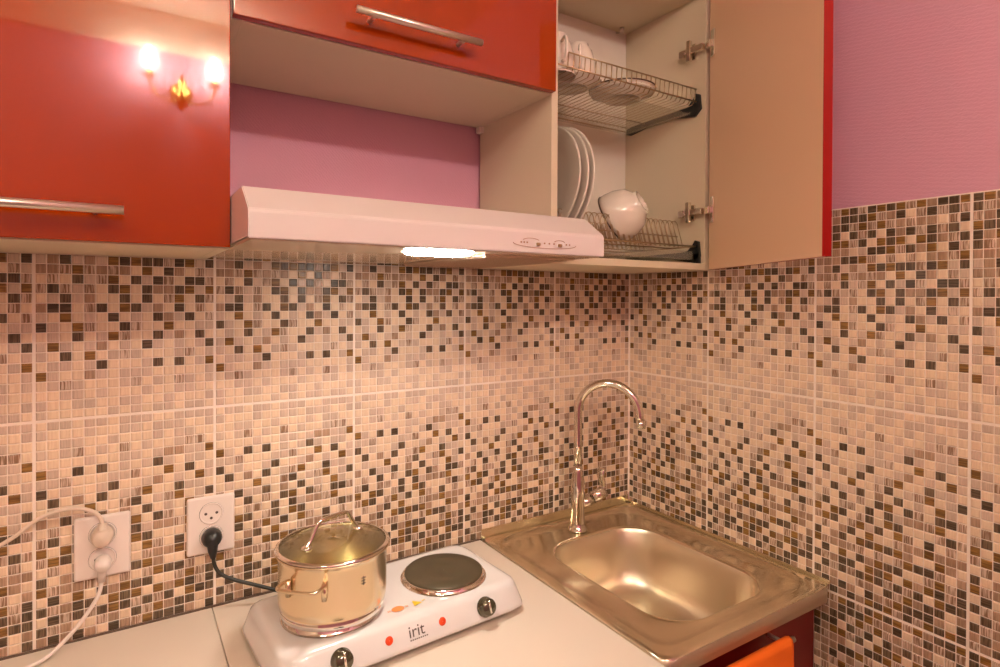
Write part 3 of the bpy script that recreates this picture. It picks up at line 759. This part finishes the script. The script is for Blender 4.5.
t = thing('power_plug', 'white plug with a cord down to the worktop, lower outlet of the left socket', 'plug', (-1.2795, -.012, .986))
b = bm_new(); zc = .984
lathe(b, [(.0085, .0), (.0125, .004), (.0125, .012), (.0105, .030), (.0005, .032)], (xc+.001, -.011, zc), 24, axis=(0, -1, 0)); cyl(b, (xc+.001, -.030, zc+.010), (xc-.001, -.028, zc-.030), .0095, 16, r2=.0055)
obj('plug_body', b, 'plastic', t)
b = bm_new(); tube(b, spline([(xc, -.028, zc-.022), (xc-.005, -.030, zc-.050), (xc-.022, -.034, zc-.078), (xc-.045, -.040, zc-.104), (xc-.075, -.050, zc-.126), (xc-.105, -.060, WZ+.0038), (xc-.16, -.070, WZ+.0038), (xc-.25, -.075, WZ+.0038), (xc-.38, -.085, WZ+.0038)], 7), .0034, 10)
obj('cord', b, 'plastic', t)
t = thing('power_plug', 'black plug and cord of the hotplate in the right socket', 'plug', (-1.107, -.012, .989))
b = bm_new(); zc, xc = .989, -1.107
lathe(b, [(.0165, .0), (.0175, .004), (.0175, .012), (.0125, .026), (.0005, .029)], (xc, -.010, zc), 28, axis=(0, -1, 0)); tube(b, [(xc, -.026, zc+.010), (xc, -.030, zc-.004), (xc, -.030, zc-.020), (xc+.001, -.029, zc-.034)], [.007, .0105, .0085, .0050], 14)
obj('plug_body', b, 'black', t)
b = bm_new(); tube(b, spline([(xc+.001, -.029, zc-.030), (xc+.004, -.030, zc-.050), (xc+.014, -.034, zc-.066), (xc+.036, -.040, zc-.080), (xc+.070, -.050, zc-.094), (xc+.105, -.062, zc-.108), (xc+.135, -.078, zc-.118), (xc+.150, -.100, zc-.118), (xc+.165, -.128, zc-.108)], 7), .0035, 10)
obj('cord', b, 'cord', t)

# ------------------------------------------------------------------ behind the camera: wall sconce, and a lamp added for fill
t = thing('wall_sconce', 'brass two-arm wall lamp with candle bulbs on the wall facing the cabinets', 'wall lamp', (-1.045, RY0, 2.272))
b = bm_new(); sx0 = -1.045
lathe(b, [(.0005, 0), (.045, 0), (.042, .010), (.025, .018), (.0005, .022)], (sx0, RY0, 2.302), 28, axis=(0, 1, 0))
lathe(b, [(.0005, -.06), (.012, -.05), (.018, -.03), (.030, -.01), (.024, .012), (.012, .03), (.016, .06), (.006, .09), (.0005, .10)], (sx0, RY0+.05, 2.272), 24)
obj('backplate', b, 'brass', t)
for s in (-1, 1):
    b = bm_new(); xb_ = sx0+s*.118
    tube(b, spline([(sx0, RY0+.05, 2.272), (sx0+s*.04, RY0+.075, 2.247), (sx0+s*.095, RY0+.10, 2.257), (xb_, RY0+.11, 2.302), (xb_, RY0+.11, 2.322)], 6), .005, 10)
    lathe(b, [(.0005, 2.317), (.022, 2.322), (.024, 2.328), (.010, 2.330), (.0095, 2.360), (.0005, 2.360)], (xb_, RY0+.11, 0), 20)
    a_ = obj('arm', b, 'brass', t)
    b = bm_new(); lathe(b, [(.0005, 2.360), (.013, 2.364), (.0205, 2.384), (.019, 2.404), (.009, 2.427), (.0005, 2.440)], (xb_, RY0+.11, 0), 20); obj('bulb', b, 'bulb', a_, label='lit candle bulb')
t = thing('added_fill_lamp', 'added round fill lamp on the ceiling, unseen behind the viewer', 'lamp', (-1.9, -1.5, CZ-.06))  # unseen lamp, added only to brighten the room
b = bm_new(); lathe(b, [(.0005, CZ), (.20, CZ), (.20, CZ-.02), (.19, CZ-.024)], (-1.9, -1.5, 0), 40); obj('base', b, 'plastic', t)
b = bm_new(); lathe(b, [(.19, CZ-.022), (.18, CZ-.045), (.12, CZ-.062), (.0005, CZ-.066)], (-1.9, -1.5, 0), 40); obj('diffuser', b, 'filllens', t)
